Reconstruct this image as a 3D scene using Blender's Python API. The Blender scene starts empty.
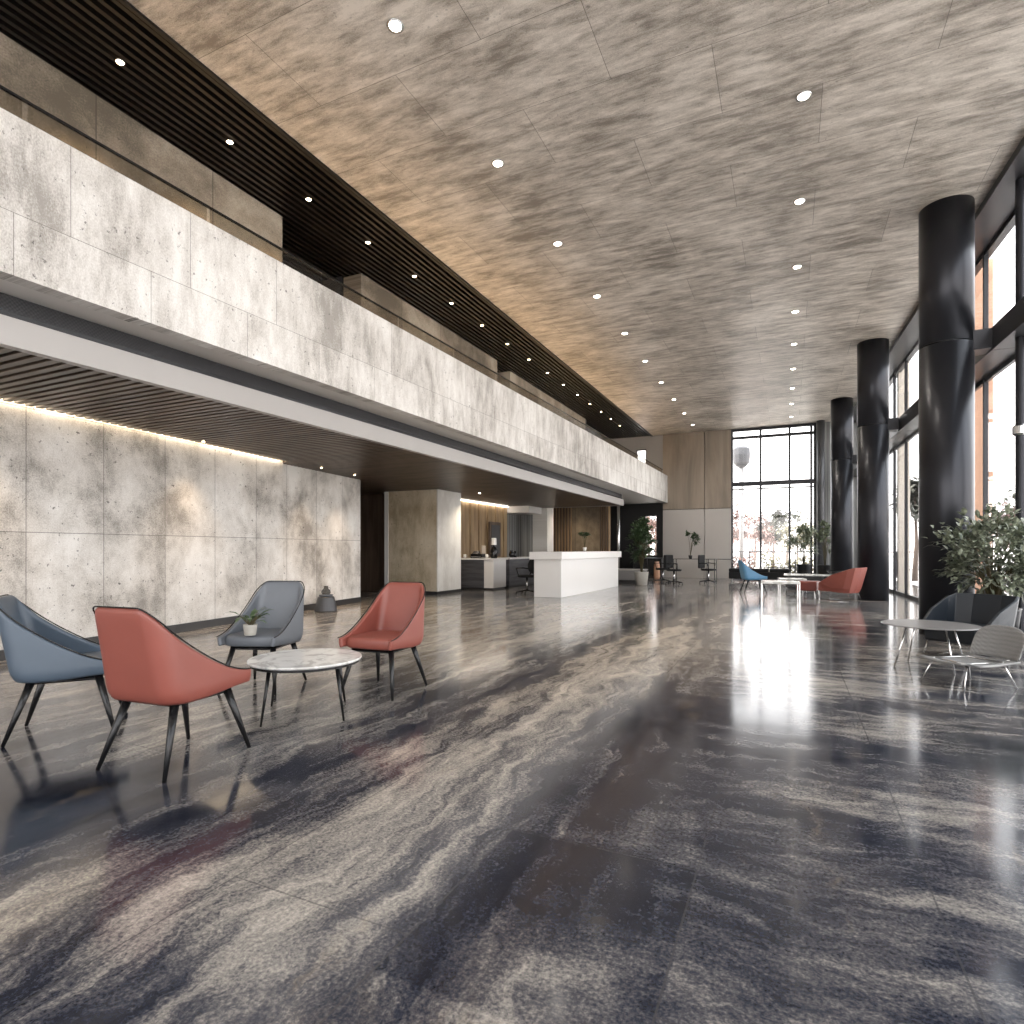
import bpy, math, random
from mathutils import Vector, Matrix
C = bpy.context.scene.collection
PI = math.pi
random.seed(7)

# ------------------------------------------------------------------ mesh helpers
class MB:
    def __init__(s): s.v = []; s.f = []
    def add(s, vs, fs, M=None):
        o = len(s.v)
        s.v += [tuple(M @ Vector(p)) if M else tuple(p) for p in vs]
        s.f += [tuple(i + o for i in f) for f in fs]; return s
    def box(s, a, b, M=None):
        (x0, y0, z0), (x1, y1, z1) = a, b
        return s.add([(x0,y0,z0),(x1,y0,z0),(x1,y1,z0),(x0,y1,z0),(x0,y0,z1),(x1,y0,z1),(x1,y1,z1),(x0,y1,z1)],
                     [(0,3,2,1),(4,5,6,7),(0,1,5,4),(1,2,6,5),(2,3,7,6),(3,0,4,7)], M)
    def prism(s, pts, z0, z1, M=None):
        n = len(pts)
        return s.add([(x,y,z0) for x,y in pts] + [(x,y,z1) for x,y in pts],
                     [tuple(range(n))[::-1], tuple(range(n,2*n))] + [(i,(i+1)%n,n+(i+1)%n,n+i) for i in range(n)], M)
    def tube(s, pts, r, n=10, M=None, closed=False):
        pts = [Vector(p) for p in pts]; k = len(pts)
        rs = r if isinstance(r, (list, tuple)) else [r]*k
        vs = []
        for i, p in enumerate(pts):
            if closed: d = pts[(i+1)%k] - pts[i-1]
            else: d = pts[min(i+1,k-1)] - pts[max(i-1,0)]
            d.normalize()
            u = d.cross(Vector((0,0,1)))
            if u.length < .05: u = d.cross(Vector((0,1,0)))
            u.normalize(); w = d.cross(u)
            vs += [tuple(p + (u*math.cos(2*PI*j/n) + w*math.sin(2*PI*j/n))*rs[i]) for j in range(n)]
        fs = []
        for i in range(k if closed else k-1):
            a, b = i*n, ((i+1)%k)*n
            fs += [(a+j, a+(j+1)%n, b+(j+1)%n, b+j) for j in range(n)]
        if not closed: fs += [tuple(range(n))[::-1], tuple(range((k-1)*n, k*n))]
        return s.add(vs, fs, M)
    def lathe(s, prof, n=32, M=None, cx=0, cy=0):
        vs = []; k = len(prof)
        for r, z in prof: vs += [(cx + r*math.cos(2*PI*j/n), cy + r*math.sin(2*PI*j/n), z) for j in range(n)]
        fs = []
        for i in range(k-1): fs += [(i*n+j, i*n+(j+1)%n, (i+1)*n+(j+1)%n, (i+1)*n+j) for j in range(n)]
        fs += [tuple(range(n))[::-1], tuple(range((k-1)*n, k*n))]
        return s.add(vs, fs, M)
    def build(s, name, mat, parent=None, smooth=False, bevel=0, subsurf=0, solid=0):
        me = bpy.data.meshes.new(name); me.from_pydata(s.v, [], s.f); me.update()
        o = bpy.data.objects.new(name, me); C.objects.link(o)
        if mat: me.materials.append(mat)
        if parent: o.parent = parent
        if smooth: me.polygons.foreach_set('use_smooth', [True]*len(me.polygons))
        if solid:
            m = o.modifiers.new('s','SOLIDIFY'); m.thickness = solid; m.offset = -1
        if bevel:
            m = o.modifiers.new('b','BEVEL'); m.width = bevel; m.segments = 2; m.limit_method = 'ANGLE'
        if subsurf:
            m = o.modifiers.new('ss','SUBSURF'); m.levels = subsurf; m.render_levels = subsurf
        return o

def tag(o, label, cat, group=None, kind=None):
    o['label'] = label; o['category'] = cat
    if group: o['group'] = group
    if kind: o['kind'] = kind
    return o
def thing(name, label, cat, loc=(0,0,0), rz=0, group=None):
    o = bpy.data.objects.new(name, None); C.objects.link(o)
    o.location = loc; o.rotation_euler = (0,0,rz)
    return tag(o, label, cat, group)
def struct(o, label=None, cat=None):
    o['kind'] = 'structure'
    if label: o['label'] = label
    if cat: o['category'] = cat
    return o
def copy_tree(o, parent=None):
    c = o.copy(); C.objects.link(c); c.parent = parent
    for ch in list(o.children): copy_tree(ch, c)
    return c
def root_struct(name, label, cat='window'):
    o = bpy.data.objects.new(name, None); C.objects.link(o); return struct(o, label, cat)

# ------------------------------------------------------------------ node helpers
class NT:
    def __init__(s, name):
        s.m = bpy.data.materials.new(name); s.m.use_nodes = True
        s.t = s.m.node_tree; s.t.nodes.clear()
        s.out = s.n('ShaderNodeOutputMaterial'); s.b = s.n('ShaderNodeBsdfPrincipled')
        s.l(s.b.outputs[0], s.out.inputs[0])
    def n(s, k): return s.t.nodes.new(k)
    def l(s, a, b): s.t.links.new(a, b)
    def put(s, sock, v):
        if hasattr(v, 'is_output'): s.l(v, sock)
        elif v is not None: sock.default_value = v
    def math(s, op, a, b=None, c=None, clamp=False):
        n = s.n('ShaderNodeMath'); n.operation = op; n.use_clamp = clamp
        s.put(n.inputs[0], a); s.put(n.inputs[1], b); s.put(n.inputs[2], c); return n.outputs[0]
    def pos(s):
        g = s.n('ShaderNodeNewGeometry'); return g.outputs['Position']
    def objc(s):
        g = s.n('ShaderNodeTexCoord'); return g.outputs['Object']
    def xyz(s, v):
        n = s.n('ShaderNodeSeparateXYZ'); s.l(v, n.inputs[0]); return n.outputs
    def comb(s, x, y, z):
        n = s.n('ShaderNodeCombineXYZ')
        for i, q in enumerate((x, y, z)): s.put(n.inputs[i], q)
        return n.outputs[0]
    def map(s, v, scale=(1,1,1), rot=(0,0,0), loc=(0,0,0)):
        n = s.n('ShaderNodeMapping'); s.l(v, n.inputs[0]); n.inputs['Scale'].default_value = scale
        n.inputs['Rotation'].default_value = rot; n.inputs['Location'].default_value = loc; return n.outputs[0]
    def noise(s, v, scale=1, detail=4, rough=.5, dist=0):
        n = s.n('ShaderNodeTexNoise'); s.l(v, n.inputs['Vector']); n.inputs['Scale'].default_value = scale
        n.inputs['Detail'].default_value = detail; n.inputs['Roughness'].default_value = rough
        n.inputs['Distortion'].default_value = dist; return n.outputs['Fac']
    def ramp(s, f, stops, interp='LINEAR'):
        n = s.n('ShaderNodeValToRGB'); s.l(f, n.inputs[0]); n.color_ramp.interpolation = interp
        e = n.color_ramp.elements
        while len(e) < len(stops): e.new(.5)
        for k, (p, c) in enumerate(stops):
            e[k].position = p
            e[k].color = (c, c, c, 1) if isinstance(c, (int, float)) else (*c, 1)
        return n.outputs[0]
    def mix(s, f, a, b, mode='MIX'):
        n = s.n('ShaderNodeMix'); n.data_type = 'RGBA'; n.blend_type = mode
        s.put(n.inputs[0], f)
        for i, q in ((6, a), (7, b)):
            if isinstance(q, tuple): q = (*q, 1) if len(q) == 3 else q
            s.put(n.inputs[i], q)
        return n.outputs[2]
    def sstep(s, v, a, b):
        n = s.n('ShaderNodeMapRange'); n.interpolation_type = 'SMOOTHSTEP'
        s.put(n.inputs[0], v); n.inputs[1].default_value = a; n.inputs[2].default_value = b; return n.outputs[0]
    def boxmask(s, x, y, x0, x1, y0, y1, e):
        a = s.math('MULTIPLY', s.sstep(x, x0-e, x0+e), s.sstep(x, x1+e, x1-e))
        b = s.math('MULTIPLY', s.sstep(y, y0-e, y0+e), s.sstep(y, y1+e, y1-e))
        return s.math('MULTIPLY', a, b)
    def bump(s, h, strength=.2, dist=.01):
        n = s.n('ShaderNodeBump'); n.inputs['Strength'].default_value = strength
        n.inputs['Distance'].default_value = dist; s.l(h, n.inputs['Height']); s.l(n.outputs[0], s.b.inputs['Normal'])
    def brick(s, v, w, h, mortar, offset=.5, c1=.5, c2=.5):
        n = s.n('ShaderNodeTexBrick'); s.l(v, n.inputs['Vector']); n.offset = offset
        n.inputs['Scale'].default_value = 1; n.inputs['Brick Width'].default_value = w
        n.inputs['Row Height'].default_value = h; n.inputs['Mortar Size'].default_value = mortar
        n.inputs['Mortar Smooth'].default_value = 0.1
        n.inputs['Color1'].default_value = (c1, c1, c1, 1); n.inputs['Color2'].default_value = (c2, c2, c2, 1)
        return n.outputs['Color'], n.outputs['Fac']
    def set(s, **k):
        for a, v in k.items():
            s.put(s.b.inputs[a.replace('_', ' ')], (*v, 1) if isinstance(v, tuple) and len(v) == 3 else v)
        return s.m

def plain(name, col, rough=.5, metal=0, noise=.0, nscale=8, bump=0, **kw):
    n = NT(name)
    if noise:
        f = n.noise(n.objc(), nscale, 5, .6)
        c = n.mix(f, tuple(q*(1-noise) for q in col), tuple(min(1, q*(1+noise)) for q in col))
        n.set(Base_Color=c)
        if bump: n.bump(n.noise(n.objc(), nscale*12, 4, .6), bump, .003)
    else: n.set(Base_Color=col)
    return n.set(Roughness=rough, Metallic=metal, **kw)

def concrete(name, lo, mid, hi, uv, pw, ph, stretch, blotch=.5, pit=.6, off=0., seam=.006, rough=.75, streak=.5, ushift=0., vshift=0.):
    """board-marked stone cladding; uv picks the two in-plane world axes"""
    n = NT(name); P = n.pos(); X = n.xyz(P)
    u = n.math('ADD', X[uv[0]], ushift); v = n.math('ADD', X[uv[1]], vshift)
    Q = n.comb(u, v, 0)
    cell, mort = n.brick(Q, pw, ph, seam, off, .35, .65)
    big = n.noise(n.map(Q, (blotch, blotch, 1)), 1, 3, .5)
    st = n.noise(n.map(Q, (stretch[0]*1.5, stretch[1]*1.5, 1)), 1, 11, .74, .15)
    fine = n.noise(n.map(Q, (stretch[0]**.5, stretch[1]**.5, 1)), 60, 4, .75)
    a = n.math('MULTIPLY_ADD', st, streak, n.math('MULTIPLY', big, 1-streak))
    a = n.math('ADD', a, n.math('MULTIPLY', n.math('SUBTRACT', fine, .5), .30))
    a = n.math('ADD', a, n.math('MULTIPLY', n.math('SUBTRACT', cell, .5), .16))
    col = n.ramp(a, [(.40, lo), (.5, mid), (.61, hi)])
    pits = n.noise(n.map(Q, (max(1,stretch[0]**.3), max(1,stretch[1]**.3), 1)), 17, 3, .6)
    reg = n.noise(Q, 2.2, 4, .6)
    pm = n.math('MULTIPLY', n.sstep(pits, .635, .675), n.sstep(reg, .40, .56))
    col = n.mix(n.math('MULTIPLY', pm, pit), col, tuple(q*.25 for q in lo))
    col = n.mix(n.math('MULTIPLY', mort, .6), col, tuple(q*.35 for q in lo))
    n.bump(n.math('SUBTRACT', n.math('MULTIPLY', fine, .5), n.math('ADD', pm, mort)), .35, .008)
    return n.set(Base_Color=col, Roughness=rough)

M = {}
M['parapet'] = concrete('parapet_stone', (.33,.31,.285), (.60,.575,.545), (.80,.785,.76), (1,2), .95, .67, (2.6,.8), .5, .7, .37, .0025, .8, .6, .3, -.10)
M['wall'] = concrete('wall_stone', (.30,.28,.255), (.64,.61,.57), (.86,.84,.81), (1,2), .86, 1.33, (1.5,.9), .9, .8, 0., .004, .75, .5, -.05)
M['upwall'] = concrete('upper_stone', (.12,.10,.075), (.25,.21,.165), (.42,.37,.30), (1,2), 1.35, 3.0, (.9,.9), .6, .4, 0., .006, .75, .5, .4)
M['ceil'] = concrete('ceiling_stone', (.22,.19,.16), (.47,.42,.365), (.72,.66,.59), (0,1), 1.9, .95, (1.2,4.6), .9, .45, .5, .003, .40, .72, -.3+1.9)
M['pillarwarm'] = concrete('pillar_stone', (.36,.29,.19), (.56,.47,.34), (.70,.62,.49), (0,2), 5, 6, (1.5,.6), .6, .6, 0., .001, .7, .5)
M['pillarpale'] = concrete('pillar_pale_stone', (.55,.52,.48), (.7,.68,.64), (.8,.78,.75), (1,2), 5, 6, (1.5,.5), .6, .1, 0., .001, .7, .5)
M['backpanel'] = concrete('foyer_bronze_stone', (.07,.052,.033), (.17,.125,.08), (.27,.21,.14), (0,2), 1.9, 4, (1.5,.9), .6, .3, 0., .006, .5, .5)

def floor_mat():
    n = NT('polished_slate'); P = n.pos(); X = n.xyz(P)
    wx = n.math('ADD', X[0], n.math('MULTIPLY', n.math('SUBTRACT', n.noise(P, 1.3, 5, .65), .5), .5))
    wy = n.math('ADD', X[1], n.math('MULTIPLY', n.math('SUBTRACT', n.noise(n.map(P, loc=(7,3,0)), 1.1, 5, .65), .5), .5))
    W = n.comb(wx, wy, 0)
    A = n.noise(n.map(W, (5.2,.75,1), (0,0,.12)), 1, 13, .76, .2)
    B = n.noise(n.map(W, (1.0,3.4,1), (0,0,-.12), (5,2,0)), 1, 13, .76, .2)
    lr = n.sstep(wx, -1.25, .1)
    T = n.math('ADD', n.math('MULTIPLY', A, n.math('SUBTRACT', 1., lr)), n.math('MULTIPLY', B, lr))
    big = n.noise(n.map(P, (.8,.5,1), loc=(3.1,1.7,0)), 1, 4, .55)
    cell, mort = n.brick(n.comb(X[1], n.math('ADD', X[0], 1.03-.73*4), 0), 1.46, .73, .0035, .5, .42, .58)
    sp = n.noise(P, 75, 3, .7)
    a = n.math('ADD', n.math('MULTIPLY', T, .82), n.math('MULTIPLY', big, .30))
    a = n.math('ADD', a, n.math('MULTIPLY', n.math('SUBTRACT', cell, .5), .075))
    a = n.math('ADD', a, n.math('MULTIPLY', n.math('SUBTRACT', sp, .5), .30))
    # slab stains, with light and reflections painted into the colour
    light_band = n.boxmask(wx, wy, -1.85, -1.12, 1.0, 9.0, .32)  # pale streak of light painted along the slabs
    a = n.math('MULTIPLY_ADD', light_band, .115, n.math('SUBTRACT', a, .045))
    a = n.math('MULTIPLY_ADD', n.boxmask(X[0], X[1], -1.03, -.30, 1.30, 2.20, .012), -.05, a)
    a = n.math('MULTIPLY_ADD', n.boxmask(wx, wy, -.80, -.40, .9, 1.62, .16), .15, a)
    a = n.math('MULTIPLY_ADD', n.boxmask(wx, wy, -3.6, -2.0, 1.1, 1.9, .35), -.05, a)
    a = n.math('MULTIPLY_ADD', n.sstep(X[1], 3.0, 7.5), .085, a)  # far floor lightened in the colour to stand for reflections
    a = n.math('MULTIPLY_ADD', n.boxmask(wx, wy, -9, -2.6, 2.2, 12, .4), .10, a)  # reflection of the bright stone wall, put into the floor colour
    col = n.ramp(a, [(.40, (.008,.010,.018)), (.495, (.030,.034,.050)), (.56, (.095,.092,.10)), (.64, (.28,.26,.24)), (.76, (.56,.51,.45))])
    tan = n.noise(n.map(W, (3.2,.8,1), (0,0,.1), (9,9,0)), 1, 8, .7)
    col = n.mix(n.math('MULTIPLY', n.sstep(tan, .58, .70), .28), col, (.33,.25,.16))
    scab = n.math('MULTIPLY', n.sstep(n.noise(n.map(W, (3,1.6,1), loc=(2,8,0)), 1, 10, .8), .60, .66), n.sstep(n.noise(P, .9, 2, .5), .52, .62))
    col = n.mix(n.math('MULTIPLY', scab, .75), col, (.018,.014,.012))
    col = n.mix(n.math('MULTIPLY', mort, .4), col, (.10,.095,.09))
    r = n.math('MULTIPLY_ADD', T, .22, .02)
    n.bump(n.math('ADD', n.noise(P, 2.2, 2, .5), n.math('MULTIPLY', sp, .01)), .035, .02)
    col = n.mix(1., col, n.ramp(n.noise(P, 110, 3, .7), [(.35, .72), (.65, 1.)]), 'MULTIPLY')
    return n.set(Base_Color=col, Roughness=r, IOR=1.5)
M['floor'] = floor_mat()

def wood(name, c0, c1, stretch=(14,14,.8), rough=.5):
    n = NT(name); f = n.noise(n.map(n.pos(), stretch), 1, 6, .6, .4)
    return n.set(Base_Color=n.ramp(f, [(.35, c0), (.65, c1)]), Roughness=rough)
M['slatwood'] = wood('soffit_wood', (.05,.033,.023), (.13,.094,.068), (.9,7,7), .35)
M['slatdark'] = wood('dark_batten', (.003,.0022,.002), (.008,.0055,.004), (7,.8,7), .38)
M['panelwood'] = wood('panel_wood', (.22,.14,.07), (.42,.29,.16), (6,6,.7), .5)
M['brownwood'] = wood('brown_door_wood', (.07,.045,.03), (.15,.10,.07), (6,6,.7), .5)
M['black'] = plain('black_void_paint', (.010,.009,.009), .7)
M['column'] = plain('column_black_metal', (.030,.031,.037), .33, .6, .12, 1.2)
M['frame'] = plain('window_dark_metal', (.028,.028,.032), .32, .5, .1, 2)
M['beam'] = plain('beam_dark_metal', (.045,.045,.050), .35, .5, .1, 2)
M['white'] = plain('white_plaster', (.74,.72,.70), .5, 0, .03, 3)
M['fascia'] = plain('pale_grey_fascia', (.42,.40,.385), .4, 0, .03, 2)
M['under'] = plain('grey_underside', (.66,.63,.60), .5, 0, .05, 2)
M['greypl'] = plain('grey_plaster', (.28,.27,.265), .5, 0, .06, 2)
M['darkgrey'] = plain('dark_grey_panel', (.075,.075,.08), .4, .2, .1, 2)
M['bronze'] = wood('bronze_panel', (.20,.165,.13), (.33,.275,.22), (2,2,.25), .36); M['bronze'].node_tree.nodes['Principled BSDF'].inputs['Metallic'].default_value = .5; 
M['pale_panel'] = plain('pale_metal_panel', (.50,.47,.44), .35, .1, .06, .8)
M['curtain'] = wood('grey_curtain', (.10,.10,.10), (.33,.33,.32), (11,11,.1), .8)
M['greytop'] = plain('grey_table_top', (.20,.19,.185), .3)
M['skirt'] = plain('dark_skirting', (.03,.029,.03), .35)
M['desk'] = plain('white_desk_solid', (.88,.865,.845), .3, 0, .02, 2)
M['counter'] = wood('dark_counter', (.045,.045,.052), (.11,.11,.12), (1,1,12), .4)
M['terracotta'] = plain('terracotta_pier', (.62,.36,.24), .7, 0, .12, 3)
M['cream'] = plain('cream_pier', (.72,.64,.55), .6, 0, .06, 3)
M['steel'] = plain('brushed_steel', (.62,.62,.62), .2, 1)
M['chrome'] = plain('chrome', (.75,.74,.73), .12, 1)
M['blackm'] = plain('black_leg_metal', (.012,.012,.013), .22, .3)
M['soil'] = plain('potting_soil', (.03,.022,.016), .9, 0, .3, 30)
M['pot_black'] = plain('black_pot', (.018,.018,.019), .35)
M['pot_grey'] = plain('grey_stone_pot', (.42,.40,.36), .7, 0, .15, 20, .2)
M['stem'] = plain('green_brown_stem', (.09,.075,.035), .7)
M['bark'] = plain('tree_bark', (.16,.12,.10), .8, 0, .2, 8)
M['sofa_dark'] = plain('dark_fabric', (.010,.010,.011), .9, 0, .2, 40)
M['terrace'] = plain('pale_terrace_paving', (.70,.67,.64), .7, 0, .08, .6)
def leather(name, c):
    n = NT(name); P = n.objc()
    f = n.noise(P, 5, 4, .6)
    col = n.mix(f, tuple(q*.86 for q in c), tuple(min(1, q*1.12) for q in c))
    n.bump(n.noise(P, 240, 3, .6), .12, .002)
    return n.set(Base_Color=col, Roughness=.42)
M['red'] = leather('coral_red_leather', (.25,.070,.052))
M['blue'] = leather('slate_blue_leather', (.072,.098,.132))
M['grey'] = leather('grey_leather', (.135,.148,.168))
M['skyblue'] = leather('bright_blue_leather', (.12,.30,.50))
M['navy'] = leather('navy_leather', (.007,.011,.017))
M['darkred'] = leather('dark_red_leather', (.20,.045,.035))
def weave():
    n = NT('grey_woven_cane'); P = n.objc(); X = n.xyz(P)
    s1 = n.math('SINE', n.math('MULTIPLY', X[0], 520.)); s2 = n.math('SINE', n.math('MULTIPLY', X[2], 160.))
    f = n.math('MULTIPLY_ADD', n.math('MULTIPLY_ADD', s2, .15, n.math('MULTIPLY', s1, .8)), .5, .5)
    n.bump(f, .6, .004)
    return n.set(Base_Color=n.ramp(f, [(.2, (.06,.06,.06)), (.8, (.36,.35,.34))]), Roughness=.6)
M['weave'] = weave()
def grille():
    n = NT('perforated_black_grille'); X = n.xyz(n.pos())
    a = n.math('SINE', n.math('MULTIPLY', X[1], 210.)); b = n.math('SINE', n.math('MULTIPLY', X[2], 210.))
    f = n.math('MULTIPLY_ADD', n.math('MULTIPLY', a, b), .5, .5)
    n.bump(f, .5, .004)
    return n.set(Base_Color=n.ramp(f, [(.3, (.003,.003,.004)), (.8, (.024,.024,.028))]), Roughness=.4)
M['grille'] = grille()
def marble():
    n = NT('white_marble'); P = n.objc()
    f = n.noise(P, 5, 8, .6, 1.2)
    return n.set(Base_Color=n.ramp(f, [(.42, (.55,.54,.52)), (.5, (.80,.79,.77)), (.7, (.84,.83,.81))]), Roughness=.12)
M['marble'] = marble()
def leafm(name, a, b, rough=.4):
    n = NT(name); f = n.noise(n.pos(), 14, 2, .5)
    return n.set(Base_Color=n.ramp(f, [(.35, a), (.65, b)]), Roughness=rough)
M['leaf'] = leafm('dark_green_leaf', (.020,.045,.018), (.10,.15,.07))
M['leafpale'] = leafm('grey_green_leaf', (.10,.13,.075), (.34,.38,.27))
M['leafbig'] = leafm('glossy_mixed_leaf', (.045,.06,.035), (.38,.41,.31), .3)
M['tree_pink'] = leafm('dusty_pink_foliage', (.22,.13,.11), (.40,.27,.24), .8)
M['tree_olive'] = leafm('olive_foliage', (.14,.13,.07), (.30,.27,.17), .8)
M['tree_dark'] = leafm('grey_green_foliage', (.07,.075,.06), (.19,.19,.16), .8)
def emit(name, col, s):
    m = bpy.data.materials.new(name); m.use_nodes = True; t = m.node_tree; t.nodes.clear()
    o = t.nodes.new('ShaderNodeOutputMaterial'); e = t.nodes.new('ShaderNodeEmission')
    e.inputs[0].default_value = (*col, 1); e.inputs[1].default_value = s; t.links.new(e.outputs[0], o.inputs[0]); return m
M['lamp'] = emit('lamp_glow', (1,.90,.76), 14)
M['lampwarm'] = emit('warm_lamp_glow', (1,.78,.50), 14)
M['led'] = emit('led_strip_glow', (1,.80,.56), 6.5)
M['ledwhite'] = emit('led_strip_white_glow', (1,.90,.78), 5)
def glass(name, tint=(1,1,1), refl=1.0):
    m = bpy.data.materials.new(name); m.use_nodes = True; t = m.node_tree; t.nodes.clear()
    o = t.nodes.new('ShaderNodeOutputMaterial'); mx = t.nodes.new('ShaderNodeMixShader')
    tr = t.nodes.new('ShaderNodeBsdfTransparent'); gl = t.nodes.new('ShaderNodeBsdfGlossy'); fr = t.nodes.new('ShaderNodeLayerWeight'); pw = t.nodes.new('ShaderNodeMath'); pw.operation = 'POWER'; pw.inputs[1].default_value = 5
    ml = t.nodes.new('ShaderNodeMath'); ml.operation = 'MULTIPLY_ADD'; ml.inputs[1].default_value = .6; ml.inputs[2].default_value = .03
    tr.inputs[0].default_value = (*tint, 1); gl.inputs['Roughness'].default_value = .0; gl.inputs[0].default_value = (refl,)*3 + (1,)
    fr.inputs[0].default_value = .5; t.links.new(fr.outputs['Facing'], pw.inputs[0]); t.links.new(pw.outputs[0], ml.inputs[0])
    t.links.new(ml.outputs[0], mx.inputs[0]); t.links.new(tr.outputs[0], mx.inputs[1]); t.links.new(gl.outputs[0], mx.inputs[2])
    t.links.new(mx.outputs[0], o.inputs[0]); return m
M['glass'] = glass('window_glass', (.97,.97,.97))
M['smoke'] = glass('balustrade_glass', (.78,.76,.72))
M['tabletopglass'] = glass('grey_table_glass', (.42,.42,.42))

# ------------------------------------------------------------------ measures
CAMZ = 1.15; CH = 5.8
Y0 = -3.5; YB = 24.4
FX = lambda y: 2.8 - .036*(y-8)                 # the glazed side
LW = lambda y: -7.34 - .1437*(y-3.24)           # the stone wall under the gallery
SOF = 2.65; UND = 3.02; PAR = 4.12
XF = -5.2                                       # fascia face
BX = lambda y: -4.80 + .0143*(y-2.1)            # parapet face

# ------------------------------------------------------------------ shell
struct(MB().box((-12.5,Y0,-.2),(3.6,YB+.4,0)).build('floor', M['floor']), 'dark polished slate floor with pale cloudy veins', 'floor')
struct(MB().prism([(-5.1,Y0-.2),(FX(Y0)+.17,Y0-.2),(FX(YB)+.17,YB+.4),(-5.1,YB+.4)], CH, CH+.25).build('ceiling', M['ceil']), 'mottled taupe stone ceiling over the hall', 'ceiling')
# dark batten ceiling strip
o = bpy.data.objects.new('ceiling_battens', None); C.objects.link(o); struct(o, 'dark batten ceiling strip above the gallery', 'ceiling')
MB().box((-9.6,Y0,CH+.16),(-5.1,YB+.3,CH+.25)).build('backing', M['black'], o)
mb = MB(); x = -5.16
while x > -8.7:
    mb.box((x-.045,Y0,CH-.002),(x,YB,CH+.13)); x -= .105
mb.build('slats', M['slatdark'], o)
struct(MB().box((-5.12,Y0,CH-.03),(-5.085,YB,CH+.05)).build('trim_1', M['slatdark']), 'dark edge trim between battens and stone ceiling', 'trim')

# stone wall under the gallery
def wallseg(y0, y1, off, t, z1, mb): mb.prism([(LW(y0)+off,y0),(LW(y0)+off-t,y0),(LW(y1)+off-t,y1),(LW(y1)+off,y1)][::-1], 0, z1)
mb = MB(); wallseg(Y0, 7.58, 0, .4, 2.9, mb)
struct(mb.build('wall_left', M['wall']), 'pitted pale stone wall under the gallery, first stretch', 'wall')
mb = MB(); wallseg(7.58, 10.2, -.10, .35, 2.9, mb)
struct(mb.build('wall_left_far', M['wall']), 'pale stone wall panels past the end of the cove light', 'wall')
def skirt(name, y0, y1, off, label):
    mb = MB(); mb.prism([(LW(y0)+off,y0),(LW(y0)+off+.02,y0),(LW(y1)+off+.02,y1),(LW(y1)+off,y1)], 0, .11)
    struct(mb.build(name, M['skirt']), label, 'baseboard')
skirt('baseboard_left', Y0, 7.58, 0, 'black skirting along the long stone wall')
skirt('baseboard_left_far', 7.58, 10.2, -.10, 'black skirting along the far stone wall panels')
struct(MB().box((-12.5,Y0,0),(-12.2,YB,CH)).build('wall_outer', M['darkgrey']), 'dark outer wall behind the reception', 'wall')
# soffit: timber battens run across
o = bpy.data.objects.new('ceiling_soffit', None); C.objects.link(o); struct(o, 'brown timber batten soffit under the gallery', 'ceiling')
mb = MB(); y = Y0+.05
while y < 20.0:
    w = LW(min(y,10.2)) if y < 10.2 else -12.1
    xe = w+.13 if y < 7.55 else (w-.1 if y < 10.2 else -12.1)
    mb.box((xe,y,SOF),(XF-.02,y+.062,SOF+.06)); y += .104
mb.build('slats', M['slatwood'], o)
MB().box((-12.2,Y0,SOF+.075),(XF-.03,20.0,SOF+.10)).build('backing', M['black'], o)
# gallery
g = bpy.data.objects.new('gallery', None); C.objects.link(g); struct(g, 'pale stone gallery with grey underside above the lounge', 'balcony')
def par(x0, z0, z1, y0, y1, t): 
    return MB().prism([(BX(y0)+x0,y0),(BX(y1)+x0,y1),(BX(y1)+x0-t,y1),(BX(y0)+x0-t,y0)], z0, z1)
par(0, UND, PAR, Y0, YB, .14).build('parapet', M['parapet'], g)
MB().prism([(BX(Y0)-.02,Y0),(BX(YB)-.02,YB),(-12.2,YB),(-12.2,Y0)], UND+.004, UND+.14).build('underside', M['under'], g)
MB().box((XF-.06,Y0,SOF+.13+.11),(XF,19.9,UND)).build('grille', M['grille'], g)
MB().box((XF-.06,Y0,SOF-.01),(XF+.025,20.05,SOF+.205)).box((-9.5,19.95,SOF-.01),(XF-.06,20.05,SOF+.37)).build('fascia', M['fascia'], g, bevel=.004)
MB().box((XF-.02,Y0,SOF+.198),(XF+.012,19.92,SOF+.245)).build('shadow_gap', M['blackm'], g)
# glass balustrade
b = thing('glass_balustrade', 'low smoked glass balustrade with thin dark rail along the gallery top', 'balustrade')
mb = MB(); y = Y0
while y < 23.5:
    y2 = min(y+1.45, YB-.1)
    mb.prism([(BX(y)-.20,y),(BX(y2)-.20,y2-.02),(BX(y2)-.212,y2-.02),(BX(y)-.212,y)], PAR-.3, PAR+.26); y += 1.47
mb.build('glass_panel', M['smoke'], b)
MB().prism([(BX(Y0)-.195,Y0),(BX(YB)-.195,YB),(BX(YB)-.217,YB),(BX(Y0)-.217,Y0)], PAR+.26, PAR+.278).build('rail', M['blackm'], b)
MB().prism([(BX(Y0)-.16,Y0),(BX(YB)-.16,YB),(BX(YB)-.25,YB),(BX(Y0)-.25,Y0)], PAR-.98, PAR-.2).build('base_channel', M['greypl'], b)
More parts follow.
